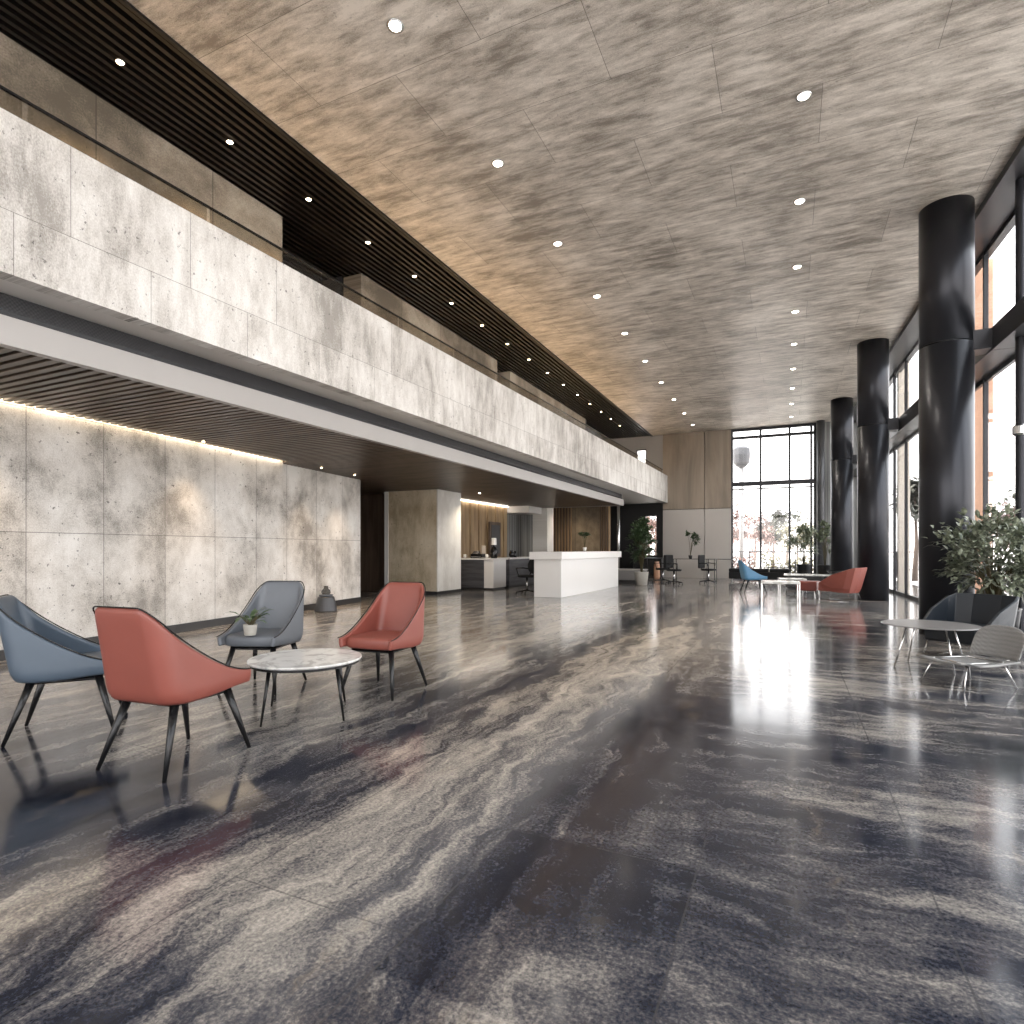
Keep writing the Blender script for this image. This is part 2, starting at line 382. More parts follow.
# upper walls behind the gallery
struct(MB().box((-6.85,Y0,3.1),(-6.42,6.1,CH)).build('wall_upper', M['upwall']), 'warm lit beige stone wall on the gallery', 'wall')
struct(MB().box((-6.9,7.9,3.1),(-6.52,13.0,CH-.01)).build('wall_upper_middle', M['upwall']), 'beige stone wall on the gallery past the dark recess', 'wall')
struct(MB().box((-7.0,13.9,3.1),(-6.6,20.2,CH-.01)).build('wall_upper_far', M['upwall']), 'far dim stone wall on the gallery', 'wall')
struct(MB().box((-9.7,Y0,3.1),(-9.5,YB,CH+.2)).build('wall_upper_back', M['darkgrey']), 'dark back wall of the gallery recess', 'wall')
struct(MB().box((-9.5,7.86,3.1),(-6.9,7.9,CH)).box((-9.5,20.2,3.1),(-6.6,20.3,CH)).build('trim_2', M['black']), 'black ends of the gallery recess', 'trim')
struct(MB().box((-6.56,13.0,CH-.60),(-6.50,20.2,CH-.54)).build('trim_3', M['brownwood']), 'brown trim along the gallery wall head', 'trim')

# back wall with its openings
def bw(name, rects, mat, label, y0=YB, y1=YB+.3):
    mb = MB()
    for x0, x1, z0, z1 in rects: mb.box((x0,y0,z0),(x1,y1,z1))
    return struct(mb.build(name, mat), label, 'wall')
bw('wall_back_dark', [(-12.2,-5.41,0,3.1),(-4.92,-4.68,0,3.1),(-5.41,-4.92,0,.86),(-5.41,-4.92,2.54,3.1)], M['black'], 'black rear wall under the gallery end')
bw('wall_back_gallery', [(-9.5,-5.76,3.1,CH+.15),(-5.36,-4.68,3.1,CH+.15),(-5.76,-5.36,3.1,3.2),(-5.76,-5.36,5.27,CH+.15)], M['greypl'], 'grey rear wall at the gallery end')
mb = MB(); mb.box((-4.67,YB-.05,2.75),(-3.05,YB+.3,CH)); mb.box((-3.03,YB-.05,2.75),(-2.06,YB+.3,CH))
struct(mb.build('wall_back', M['bronze'], bevel=.004), 'tall bronze panels of the end wall beside the window', 'wall')
mb = MB(); mb.box((-4.67,YB-.05,0),(-3.05,YB+.3,2.73)); mb.box((-3.03,YB-.05,0),(-2.06,YB+.3,2.73))
struct(mb.build('wall_back_lower', M['pale_panel'], bevel=.004), 'pale grey lower panels of the end wall', 'wall')
struct(MB().box((-4.68,YB+.1,0),(-2.05,YB+.28,CH)).build('trim_4', M['black']), 'dark joint lines between the end wall panels', 'trim')
bw('wall_back_corner', [(.86,2.9,0,CH)], M['curtain'], 'grey ribbed end wall beside the far corner')
struct(MB().box((-12.2,Y0-.2,0),(-7.2,Y0,CH)).build('wall_rear', M['greypl']), 'grey wall beside the added rear glazing', 'wall')

def window(name, label, verts, rails, y, x0, x1, z0, z1, t=.05, d=.12, Mx=None, deep=()):
    """verts: centres of uprights; rails: (z0,z1) of horizontals"""
    w = root_struct(name, label)
    mb = MB()
    for v in verts: mb.box((v-t/2,y,z0),(v+t/2,y+d,z1), Mx)
    mb.build('window_frame', M['frame'], w)
    mr = MB()
    for a, c in rails: mr.box((x0,y+.01,a),(x1,y+d-.01,c), Mx)
    mr.build('mullion', M['frame'], w)
    MB().box((x0,y+d/2-.004,z0),(x1,y+d/2+.004,z1), Mx).build('pane', M['glass'], w)
    return w
window('window_1', 'tall end window with three bays looking onto misty trees', [-2.03,-1.0,0.0,.72,.84], [(0,.12),(3.58,3.74),(3.44,3.48),(5.40,5.50),(5.70,5.8),(.22,.26)], YB, -2.05, .86, 0, CH, .075)
window('window_2', 'small window under the far end of the gallery', [-5.40,-4.93], [(.86,.90),(2.50,2.54)], YB, -5.41, -4.92, .86, 2.54, .03)
window('window_3', 'bright small window at the far end of the gallery', [-5.75,-5.37], [(3.2,3.24),(5.23,5.27)], YB, -5.76, -5.36, 3.2, 5.27, .03)
window('added_rear_window', 'unseen glazed rear front added to let in daylight', [-7.1,-5.0,-3.0,-1.0,1.0,3.2], [(0,.1),(3.7,3.9),(5.6,5.8)], Y0-.12, -7.2, 3.3, 0, CH, .07)  # unseen glazing behind the camera, added for more daylight
# glazed side: local X runs along the facade, local Y outwards
F0 = Vector((FX(Y0), Y0, 0)); ang = math.atan2(1, -.036)
FM = Matrix.Translation(F0) @ Matrix.Rotation(ang, 4, 'Z') @ Matrix.Scale(-1, 4, (0,1,0))
S = lambda y: (y-Y0)*math.sqrt(1+.036**2)
bays = [(Y0, 9.7, [-3.45,-1.0,1.4,3.8,6.2,8.6], 'window_5', 'long glazed side beside the lounge, nearest stretch'),
        (9.7, 15.5, [9.75,11.25,14.6], 'window_6', 'tall side window between the two nearest black columns'),
        (15.5, 21.0, [16.75,18.1,20.9], 'window_7', 'tall side window behind the second black column'),
        (21.0, YB, [21.05,22.6,24.3], 'window_8', 'last side window before the far corner')]
for a, c, vs, nm, lb in bays:
    window(nm, lb, [S(v) for v in vs], [(0,.08),(3.70,3.76),(4.06,4.12),(5.64,5.70)], 0, S(a), S(c), 0, CH, .05, .06, FM)
# deep transom beams reaching inwards to the columns, and a head beam
for k, (a, c, m) in enumerate([(Y0,9.7,'beam'),(9.7,15.5,'beam'),(15.5,21.0,'beam'),(21.0,YB,'beam')]):
    struct(MB().box((S(a)+.003,-.34,3.76),(S(c)-.003,.14,4.06), FM).build('trim_%d'%(10+k), M[m], bevel=.004), 'deep dark transom beam across the side glazing, stretch %s' % ['nearest','second','third','last'][k], 'beam')
struct(MB().box((S(Y0),-.40,5.70),(S(YB),.16,CH-.002), FM).build('trim_20', M['beam'], bevel=.004), 'dark head beam along the top of the side glazing', 'trim')
# slim inner post by the nearest bay
p = thing('slim_post', 'slim dark metal post in front of the side glazing, cut by the frame', 'post', (2.58, 9.25, 0))
MB().lathe([(.055,0),(.055,CH-.001)], 20).build('shaft', M['column'], p, smooth=False)
MB().lathe([(.065,2.55),(.085,2.57),(.085,2.66),(.065,2.68)], 20).build('bracket', M['steel'], p)
MB().lathe([(.062,4.02),(.066,4.03),(.066,4.07),(.062,4.08)], 20).build('collar', M['blackm'], p)
# piers just outside the glass
def pier(y, w, mat, label):
    tag(MB().box((S(y),.09,0),(S(y)+.14,.09+w,CH+.2), FM).build('exterior_pier', M[mat], bevel=.01), label, 'pier', 'piers outside the side glazing')
pier(12.3, .34, 'terracotta', 'terracotta pier outside the glass beside the nearest black column')
pier(15.6, .24, 'cream', 'cream pier outside the glass behind the nearest black column')
pier(18.0, .26, 'cream', 'cream pier outside the glass behind the second black column')
pier(21.4, .26, 'cream', 'cream pier outside the glass behind the third black column')
# columns
for i, (cx, cy, r) in enumerate([(1.93,9.8,.31),(1.70,15.5,.31),(1.47,21.0,.31)]):
    c = thing('round_column', ['tall round black metal column nearest the big leafy plant','tall round black metal column behind the red armchair','tall round black metal column farthest down the hall'][i], 'column', (cx,cy,0), 0, 'round black columns along the glazing')
    MB().lathe([(r,0.001),(r,3.90)], 64).build('lower_shaft', M['column'], c, smooth=True)
    MB().lathe([(r,3.915),(r,CH-.001)], 64).build('upper_shaft', M['column'], c, smooth=True)
    MB().lathe([(r-.012,3.895),(r-.012,3.92)], 64).build('joint', M['blackm'], c)
    MB().box((r-.05,-.16,3.78),(r+.16,.16,4.04)).build('bracket', M['beam'], c, bevel=.005)
    for ch in c.children: 
        for pz in ch.data.polygons: pz.use_smooth = len(pz.vertices) == 4 and ch.name.find('shaft') >= 0
c = thing('corner_post', 'slender grey corner post beside the end window', 'post', (1.02, 24.1, 0))
MB().lathe([(.13,0.001),(.13,CH-.001)], 32).build('shaft', M['darkgrey'], c, smooth=True)

# pillar by the reception and lobby parts
o = bpy.data.objects.new('pillar', None); C.objects.link(o); struct(o, 'broad stone pillar between the lounge and the reception', 'pillar')
MB().box((-9.55,12.6,.08),(-8.02,13.75,SOF+.07)).build('body', M['pillarwarm'], o, bevel=.006)
MB().box((-8.02,12.595,.08),(-7.99,13.76,SOF+.07)).build('pale_cladding', M['pillarpale'], o, bevel=.004)
MB().box((-9.56,12.59,0),(-7.995,13.77,.08)).build('plinth', M['skirt'], o)
struct(MB().box((-9.62,12.58,0),(-9.50,12.70,SOF+.07)).build('trim_5', M['white']), 'white edge strip on the pillar', 'trim')
struct(MB().box((-12.2,13.0,0),(-9.6,13.2,SOF+.07)).build('door_1', M['brownwood']), 'brown timber panel at the end of the side passage', 'door')
# reception back: timber panels
mb = MB(); y = 14.0; i = 0
while y < 18.7:
    w = [.30,.24,.36,.28][i%4]; mb.box((-9.3,y,0),(-9.02+.03*(i%2),y+w-.02,SOF+.07)); y += w; i += 1
struct(mb.build('wall_timber', M['panelwood'], bevel=.004), 'honey timber panel wall behind the service counters', 'wall')
struct(MB().box((-9.4,13.8,0),(-9.31,18.8,SOF+.07)).build('wall_timber_backing', M['black']), 'dark joints of the timber panel wall', 'wall')
tag(MB().box((-9.02,15.0,SOF-.035),(-8.93,18.7,SOF-.005)).build('led_strip', M['ledwhite']), 'bright light strip above the timber panel wall', 'light')
struct(MB().box((-9.3,18.8,0),(-9.2,21.9,SOF+.07)).build('wall_curtain', M['curtain']), 'grey curtain-like screen behind the pale post', 'wall')
struct(MB().box((-9.2,18.8,2.42),(-8.2,20.0,SOF+.02)).build('trim_6', M['white']), 'white lit bulkhead over the grey screen', 'trim')
o = MB().box((-8.55,19.95,0),(-7.98,20.6,SOF+.05)).build('pillar_pale', M['pillarpale'], bevel=.006); struct(o, 'pale square pillar behind the white reception desk', 'pillar')
struct(MB().box((-8.9,22.0,0),(-7.75,22.2,UND)).box((-6.62,22.0,0),(-6.25,22.2,UND)).build('wall_reception', M['panelwood']), 'timber slat wall flanking the bronze stone panel', 'wall')
mb = MB()
for k in range(9): mb.box((-8.86+k*.125,21.96,0),(-8.80+k*.125,22.0,UND))
for k in range(4): mb.box((-6.60+k*.09,21.95,0),(-6.555+k*.09,22.0,UND))
struct(mb.build('trim_7', M['brownwood']), 'narrow timber fins on the reception back wall', 'trim')
struct(MB().box((-7.75,22.0,0),(-6.62,22.15,UND)).build('wall_bronze', M['backpanel']), 'bronze stone panel behind the white reception desk', 'wall')
c = thing('steel_post', 'thin bright steel post beyond the reception desk', 'post', (-5.75,21.5,0))
MB().lathe([(.055,0.001),(.055,UND+.003)], 20).build('shaft', M['steel'], c, smooth=True)
MB().lathe([(.09,0.001),(.09,.02),(.06,.03)], 20).build('base', M['steel'], c)

# cove light on the long wall
mb = MB(); mb.prism([(LW(Y0)+.005,Y0),(LW(Y0)+.05,Y0),(LW(7.55)+.05,7.55),(LW(7.55)+.005,7.55)], SOF+.045, SOF+.07)
tag(mb.build('cove_light', M['led']), 'warm linear cove light along the head of the stone wall', 'light')

# ------------------------------------------------------------------ lamps
def spot(parent, z, power, col, size, blend=.6, rad=.04, tilt=0, name='bulb'):
    L = bpy.data.lights.new(name, 'SPOT'); L.energy = power; L.color = col; L.spot_size = math.radians(size); L.spot_blend = blend; L.shadow_soft_size = rad
    o = bpy.data.objects.new(name, L); C.objects.link(o); o.parent = parent; o.location = (0,0,z); o.rotation_euler = (0,tilt,0); return o
ordn = ['nearest','second-nearest','third-nearest','fourth-nearest','fifth-nearest','sixth-nearest','seventh-nearest','eighth-nearest','ninth-nearest','tenth-nearest','eleventh-nearest','twelfth-nearest','thirteenth-nearest','fourteenth-nearest','fifteenth-nearest','sixteenth-nearest','seventeenth-nearest']
def downlight(name, label, x, y, z, r, mat, group, power, col, size, tilt=0):
    t = thing(name, label, 'ceiling light', (x,y,z), 0, group)
    MB().lathe([(r,-.001),(r*1.35,-.002),(r*1.4,-.008),(r*1.15,-.012),(r*1.0,-.006)], 24).build('trim_ring', M['steel'], t, smooth=True)
    MB().lathe([(.001,-.016),(r*.6,-.016),(r*.98,-.010),(r*.98,.0)], 24).build('lens', mat, t, smooth=True)
    spot(t, -.03, power, col, size, .8, .05, tilt)
for k in range(10):
    downlight('recessed_downlight', '%s recessed downlight of the row beside the dark batten strip' % ordn[k], -3.17-.012*k, 4.3+2.06*k, CH, .055, M['lamp'], 'downlights beside the batten strip', 30, (1,.9,.78), 110)
for k in range(9):
    downlight('recessed_downlight', '%s recessed downlight of the row towards the glazing' % ordn[k], .13-.01*k, 6.75+2.02*k, CH, .055, M['lamp'], 'downlights towards the glazing', 30, (1,.9,.78), 110)
for k in range(16):
    downlight('batten_spotlight', '%s small warm spotlight set between the dark battens' % ordn[k], -5.78, 3.5+1.22*k, CH, .032, M['lampwarm'], 'spotlights in the batten strip', 135, (1,.72,.42), 108)
for k, (x, y) in enumerate([(-7.5,13.9),(-7.3,20.9)]):
    downlight('soffit_downlight', ['small downlight in the timber soffit before the service counters','small downlight over the space behind the white desk'][k], x, y, [SOF,UND][k], .035, M['lamp'], 'downlights under the gallery', 45, (1,.85,.65), 130)
for k, y in enumerate([3.0,5.6,8.3,9.4]):
    downlight('wall_washer_light', ['warm recessed wall washer at the cut-off end of the stone wall','warm recessed wall washer midway along the stone wall','warm recessed wall washer past the cove light','warm recessed wall washer by the end of the stone wall'][k], LW(y)+.30, y, SOF, .02, M['lampwarm'], 'wall washers in the soffit', 38, (1,.70,.42), 95, -.25)

# ------------------------------------------------------------------ lounge chairs
def sm(t): t = max(0, min(1, t)); return t*t*(3-2*t)
def make_chair(name, label, col, s=1.0, back=.86, piping='blackm', legm='blackm', group=None):
    t = thing(name, label, 'chair', (0,0,0), 0, group)
    NA, NZ = 64, 9
    pts = []
    hw, yf, yb, rc = .255, .315, -.24, .095      # half width, front, back, corner radius
    L1 = yf-(yb+rc); La = rc*PI/2; Lb = 2*(hw-rc); tot = 2*L1+2*La+Lb
    for i in range(NA+1):
        d = tot*i/NA
        if d < L1: p = (-hw, yf-d)
        elif d < L1+La:
            a = (d-L1)/rc; p = (-hw+rc-rc*math.cos(a), yb+rc-rc*math.sin(a))
        elif d < L1+La+Lb: p = (-hw+rc+(d-L1-La), yb)
        elif d < L1+2*La+Lb:
            a = (d-L1-La-Lb)/rc; p = (hw-rc+rc*math.sin(a), yb+rc-rc*math.cos(a))
        else: p = (hw, yb+rc+(d-L1-2*La-Lb))
        pts.append(p)
    top = []; vs = []
    for (x, y) in pts:
        q = (yf-y)/(yf-yb)                     # 0 front .. 1 back
        h = .455 + (back-.455)*min(1, .06*q + .94*max(0,q)**2.0)
        zb = .378 - .028*sm(q*1.4)
        for j in range(NZ+1):
            k = j/NZ; z = zb+(h-zb)*k
            lean = -.09*max(0, (z-.40)/.46)**1.1*sm((q-.25)/.6)
            flare = 1 - .13*max(0, (z-.40)/.46) - .07*(1-min(1, (z-zb)/.07))**2
            ybot = .03*(1-min(1, (z-zb)/.07))**2*q
            vs.append((x*flare*(1-.05*(1-q)*1), y+lean+ybot, z))
        top.append(vs[-1])
    # soften the upper corners of the back
    fs = []
    W = NZ+1
    for i in range(NA):
        for j in range(NZ): fs.append((i*W+j, i*W+j+1, (i+1)*W+j+1, (i+1)*W+j))
    mb = MB(); mb.add(vs, fs)
    mb.build('backrest', col, t, smooth=True, solid=-.034, subsurf=1)
    pp = MB().tube([Vector(p)+Vector((0,0,.002)) for p in top], .0042, 6)
    pp.build('piping', M[piping], t, smooth=True)
    # seat cushion
    n = 10; vs = []; fs = []
    prof = [(.0,.36),(.02,.365),(.045,.385),(.05,.41),(.043,.44),(.02,.455),(-.03,.462)]
    outline = []
    for i in range(9): outline.append((-.235+.47*i/8, .27))
    ring = [(-.15,-.20),(-.215,-.12),(-.232,0),(-.236,.16),(-.225,.245),(-.17,.272),(0,.28),(.17,.272),(.225,.245),(.236,.16),(.232,0),(.215,-.12),(.15,-.20),(0,-.21)]
    k = len(ring)
    lev = [(.90,.352,.0),(.985,.365,.0),(1.0,.395,0),(1.0,.425,0),(.975,.45,0),(.90,.462,0),(.5,.466,0)]
    for sc, z, _ in lev: vs += [(x*sc, .03+(y-.03)*sc, z+(.012 if y > .1 and z < .4 else 0)) for x, y in ring]
    for a in range(len(lev)-1): fs += [(a*k+j, (a+1)*k+j, (a+1)*k+(j+1)%k, a*k+(j+1)%k) for j in range(k)]
    fs += [tuple(range(k)), tuple(range((len(lev)-1)*k, len(lev)*k))[::-1]]
    MB().add(vs, fs).build('seat', col, t, smooth=True, subsurf=2)
    MB().box((-.17,-.15,.335),(.17,.20,.358)).build('seat_frame', M['blackm'], t, bevel=.01)
    for sx in (-1, 1):
        for sy in (-1, 1):
            a = Vector((sx*.165, .03+sy*.165, .365)); c = Vector((sx*.235, .02+sy*.275, .0))
            MB().tube([a, a.lerp(c,.5), c+Vector((0,0,.001))], [.023,.017,.010], 12).build('leg', M[legm], t, smooth=True)
    t.scale = (s,s,s)
    return t
def place(t, x, y, fx, fy, z=0): t.location = (x,y,z); t.rotation_euler = (0,0,math.atan2(-fx, fy)); return t
G = 'shell chairs around the round marble table'
place(make_chair('shell_chair', 'coral red leather shell chair seen from behind, nearest the camera', M['red'], 1.0, group=G), -3.04, 2.13, -.09, 1)
place(make_chair('shell_chair', 'coral red leather shell chair facing the camera beyond the round table', M['red'], 1.0, group=G), -2.98, 3.92, .10, -1)
place(make_chair('shell_chair', 'slate blue leather shell chair cut by the left edge of the photo', M['blue'], 1.0, group=G), -4.15, 2.18, .62, .78)
place(make_chair('shell_chair', 'grey leather shell chair with the small potted plant on its seat', M['grey'], 1.0, group=G), -3.98, 3.60, .34, -.94)
G2 = 'seats of the far lounge'
place(make_chair('shell_chair', 'bright blue shell chair in the far lounge facing the white table', M['skyblue'], 1.0, group=G2), -.88, 16.5, .95, .3)

# ------------------------------------------------------------------ round marble table
t = thing('round_table', 'low round white marble table on thin black legs among the shell chairs', 'table', (-3.06,3.12,0), -.87)
MB().lathe([(.0,.372),(.36,.372),(.376,.378),(.38,.386),(.376,.394),(.0,.396)], 64).build('table_top', M['marble'], t, smooth=False)
MB().lathe([(.345,.356),(.36,.356),(.36,.372),(.345,.372)], 48).build('apron', M['blackm'], t)
for k in range(4):
    a = PI/4+k*PI/2; cs, sn = math.cos(a), math.sin(a)
    MB().tube([(cs*.30,sn*.30,.365),(cs*.365,sn*.365,.001)], [.014,.007], 10).build('leg', M['blackm'], t, smooth=True)

# ------------------------------------------------------------------ plants
def leaf(mb, p, d, L, w, droop=.3, up=Vector((0,0,1))):
    d = d.normalized(); s = d.cross(up)
    if s.length < .05: s = Vector((1,0,0))
    s.normalize(); n = s.cross(d)
    q = []
    for k, ww in ((0,.12),(.3,.9),(.62,.85),(1,.03)):
        c = p + d*L*k - Vector((0,0,1))*droop*L*k*k
        q += [c - s*w*ww/2 + n*w*.12*ww, c, c + s*w*ww/2 + n*w*.12*ww]
    mb.add([tuple(v) for v in q], [(0,3,4,1),(1,4,5,2),(3,6,7,4),(4,7,8,5),(6,9,10,7),(7,10,11,8)])
def rdir(zmin=-.3, zmax=1):
    a = random.uniform(0,2*PI); z = random.uniform(zmin,zmax); r = math.sqrt(max(0,1-z*z)); return Vector((r*math.cos(a), r*math.sin(a), z))
def pot(parent, r, h, mat, z=0, taper=.8):
    MB().lathe([(r*taper*.9,z+.001),(r*taper,z+.01),(r,z+h-.02),(r*1.03,z+h),(r*.92,z+h),(r*.9,z+h-.03)], 32).build('pot', mat, parent, smooth=True)
    MB().lathe([(.001,z+h-.035),(r*.9,z+h-.035),(r*.9,z+h-.03),(.001,z+h-.025)], 24).build('soil', M['soil'], parent)
def bush(name, label, loc, r, h, potr, poth, potm, leafm_, n, L, w, rz=0, group=None, trunk=0, squash=1.0, lean=(0,0)):
    t = thing(name, label, 'plant', loc, 0, group)
    pot(t, potr, poth, potm)
    mb = MB(); sb = MB()
    zc = poth+trunk+(h-poth-trunk)*.5; hh = (h-poth-trunk)*.5
    nb = max(5, n//40)
    tips = []
    for b in range(nb):
        d = rdir(-.6,1); tips.append(Vector((d.x*r*random.uniform(.45,.95)+lean[0], d.y*r*random.uniform(.45,.95)*squash+lean[1], zc+d.z*hh*random.uniform(.5,.95))))
    for tp in tips:
        base = Vector((random.uniform(-.1,.1)*potr, random.uniform(-.1,.1)*potr, poth-.03))
        mid = base.lerp(tp,.5)+Vector((0,0,.08*h)); mid.x *= .7; mid.y *= .7
        sb.tube([base, mid, tp], [.009, .006, .003], 5)
    for k in range(n):
        tp = random.choice(tips); p = tp + rdir(-1,1)*random.uniform(0,.38)*r
        if p.z < poth: p.z = poth+random.uniform(0,.1)
        d = (p-Vector((0,0,zc-hh*.4))).normalized()*.8 + rdir(-.3,.7)*.7
        leaf(mb, p, d, L*random.uniform(.6,1.2), w*random.uniform(.7,1.2), random.uniform(.1,.7))
    sb.build('stem', M['stem'], t, smooth=True); mb.build('foliage', leafm_, t, smooth=False)
    return t
# small plant on the grey chair
t = thing('potted_plant', 'small leafy plant in a stone pot on the grey chair seat', 'plant', (-3.86,3.34,.467))
pot(t, .052, .088, M['pot_grey'], 0, .85)
mb = MB(); sb = MB()
for k in range(17):
    a = random.uniform(0,2*PI); tl = random.uniform(.25,1.0)
    d = Vector((math.cos(a)*tl, math.sin(a)*tl, random.uniform(.5,1.1))).normalized(); p = Vector((0,0,.07)); q = p+d*random.uniform(.05,.13)
    sb.tube([p,q],[.004,.003],5); leaf(mb, q, d+Vector((math.cos(a),math.sin(a),0))*.3, random.uniform(.11,.17), random.uniform(.035,.055), random.uniform(.2,.7))
sb.build('stem', M['stem'], t); mb.build('foliage', M['leaf'], t)
bush('potted_shrub', 'big leafy shrub in a black pot beside the navy armchair', (2.17,8.72,0), .54, 1.60, .26, .46, M['pot_black'], M['leafbig'], 2300, .14, .055, trunk=-.02, squash=.8)
bush('potted_plant', 'tall dark bushy plant in a grey box under the gallery end', (-4.3,18.9,0), .40, 2.35, .22, .42, M['pot_grey'], M['leaf'], 1900, .15, .06, trunk=-.2)
bush('potted_plant', 'arching pale green plant in a black pot in front of the end window', (.45,23.0,0), .42, 2.1, .24, .62, M['pot_black'], M['leafpale'], 700, .30, .045, trunk=.1)
bush('potted_plant', 'upright pale plant in a dark pot by the third black column', (1.05,22.0,0), .26, 2.25, .24, .62, M['pot_black'], M['leafpale'], 600, .16, .06, trunk=.1)
bush('potted_plant', 'small tree-like plant in a dark pot on the thin framed desk', (-3.15,21.4,.81), .26, 1.02, .07, .12, M['pot_black'], M['leaf'], 260, .12, .06, trunk=.32)
bush('potted_plant', 'little leafy plant in a slim pale pot on the white reception desk', (-5.45,16.6,1.095), .20, .58, .055, .10, M['white'], M['leaf'], 220, .09, .04, trunk=.12)

# ------------------------------------------------------------------ grey basket by the wall
t = thing('tapered_stool', 'dark grey tapered stool by the stone wall behind the grey chair', 'stool', (-7.75,8.4,0))
MB().lathe([(.20,.001),(.205,.02),(.165,.20),(.15,.26),(.14,.27),(.0,.272)], 28).build('body', M['darkgrey'], t, smooth=False)
MB().lathe([(.11,.272),(.13,.30),(.13,.31),(.11,.315),(.0,.315)], 24).build('cushion', M['grey'], t, smooth=True)
t = thing('glass_jug', 'squat glass jug standing on the dark grey stool', 'jug', (-7.75,8.4,.317))
MB().lathe([(.07,0),(.085,.03),(.08,.07),(.045,.10),(.035,.13),(.045,.15)], 20).build('body', M['tabletopglass'], t, smooth=True)
MB().tube([(.04,0,.13),(.10,0,.12),(.105,0,.07),(.08,0,.045)], .006, 6).build('handle', M['steel'], t)

# ------------------------------------------------------------------ reception desk and counters
t = thing('reception_desk', 'long white reception desk with overhanging top slab', 'desk', (-5.2,13.05,0), -.02)
MB().box((-.36,0,0.001),(.34,4.75,.90)).build('body', M['desk'], t, bevel=.006)
MB().box((-.44,-.10,.90),(.40,4.9,1.08)).build('desk_top', M['desk'], t, bevel=.008)
MB().box((-.30,.04,.0),(.28,4.7,.02)).build('plinth', M['skirt'], t)
t = thing('service_counter', 'dark fronted counter with white end panel beside the stone pillar', 'counter', (-8.95,14.75,0))
MB().box((0,0,.05),(1.14,.78,.84)).build('cabinet_body', M['counter'], t, bevel=.004)
MB().box((1.14,-.01,.05),(1.44,.80,.84)).build('end_panel', M['white'], t, bevel=.004)
MB().box((-.02,-.04,.84),(1.48,.84,.885)).build('worktop', M['white'], t, bevel=.005)
MB().box((.03,.03,0),(1.41,.75,.05)).build('plinth', M['skirt'], t)
t = thing('service_counter', 'dark glossy counter running behind the white reception desk', 'counter', (-8.2,15.95,0), .02)
MB().box((0,0,.05),(.60,2.7,.84)).build('cabinet_body', M['counter'], t, bevel=.004)
MB().box((-.02,-.03,.84),(.64,2.74,.885)).build('worktop', M['white'], t, bevel=.005)
MB().box((.03,.03,0),(.57,2.67,.05)).build('plinth', M['skirt'], t)
t = thing('printer', 'small black machine on the dark counter beside the stone pillar', 'printer', (-8.15,15.05,.887), .1)
MB().box((-.2,-.12,0),(.18,.12,.12)).add([(-.18,-.1,.12),(.02,-.1,.12),(.02,.1,.12),(-.18,.1,.12),(-.18,.06,.2),(.0,.06,.2),(0,.1,.2),(-.18,.1,.2)],[(0,1,5,4),(4,5,6,7),(1,2,6,5),(2,3,7,6),(3,0,4,7)]).build('body', M['blackm'], t, bevel=.006)
MB().box((-.16,-.17,.03),(.12,-.12,.045)).build('tray', M['greypl'], t)
t = thing('paper_stand', 'pale upright card stand behind the black machine', 'stand', (-8.12,15.3,.887))
MB().box((-.07,-.02,0),(.07,.04,.015)).build('base', M['white'], t)
MB().box((-.06,.0,.015),(.06,.012,.36)).build('card', M['cream'], t)
for k, (x, y, l) in enumerate([(-8.55,14.95,'white cup nearest the stone pillar on the dark counter'),(-7.85,14.98,'white cup beside the black machine on the dark counter')]):
    t = thing('cup', l, 'cup', (x,y,.887), 0, 'cups on the service counter')
    MB().lathe([(.03,0),(.04,.05),(.042,.11),(.036,.11),(.03,.02)], 16).build('body', M['white'], t, smooth=True)
    MB().tube([(.04,0,.09),(.07,0,.08),(.07,0,.04),(.04,0,.03)], .006, 6).build('handle', M['white'], t)
t = thing('table_lamp', 'black table lamp with pale shade on the end of the counter', 'lamp', (-7.68,15.1,.887))
MB().lathe([(.09,0),(.10,.03),(.11,.2),(.07,.30),(.02,.34),(.015,.40)], 20).build('base', M['blackm'], t, smooth=True)
MB().lathe([(.075,.38),(.08,.38),(.07,.58),(.065,.58)], 20).build('lamp_shade', M['white'], t)
t = thing('wall_cabinet', 'dark brown upright panel on the timber wall behind the lamp', 'panel', (-8.96,17.2,.9))
MB().box((0,0,0),(.07,.8,1.15)).build('body', M['brownwood'], t, bevel=.01)
MB().box((.07,.1,.1),(.085,.7,1.05)).build('door', M['darkgrey'], t)
t = thing('vase', 'dark double vase on the glossy counter behind the desk', 'vase', (-7.9,16.75,.887))
MB().lathe([(.06,0),(.09,.07),(.07,.15),(.04,.2),(.05,.22)], 18).build('body', M['blackm'], t, smooth=True)
MB().lathe([(.05,0),(.07,.06),(.05,.13),(.03,.2)], 18, None, .05, .15).build('spout', M['blackm'], t, smooth=True)
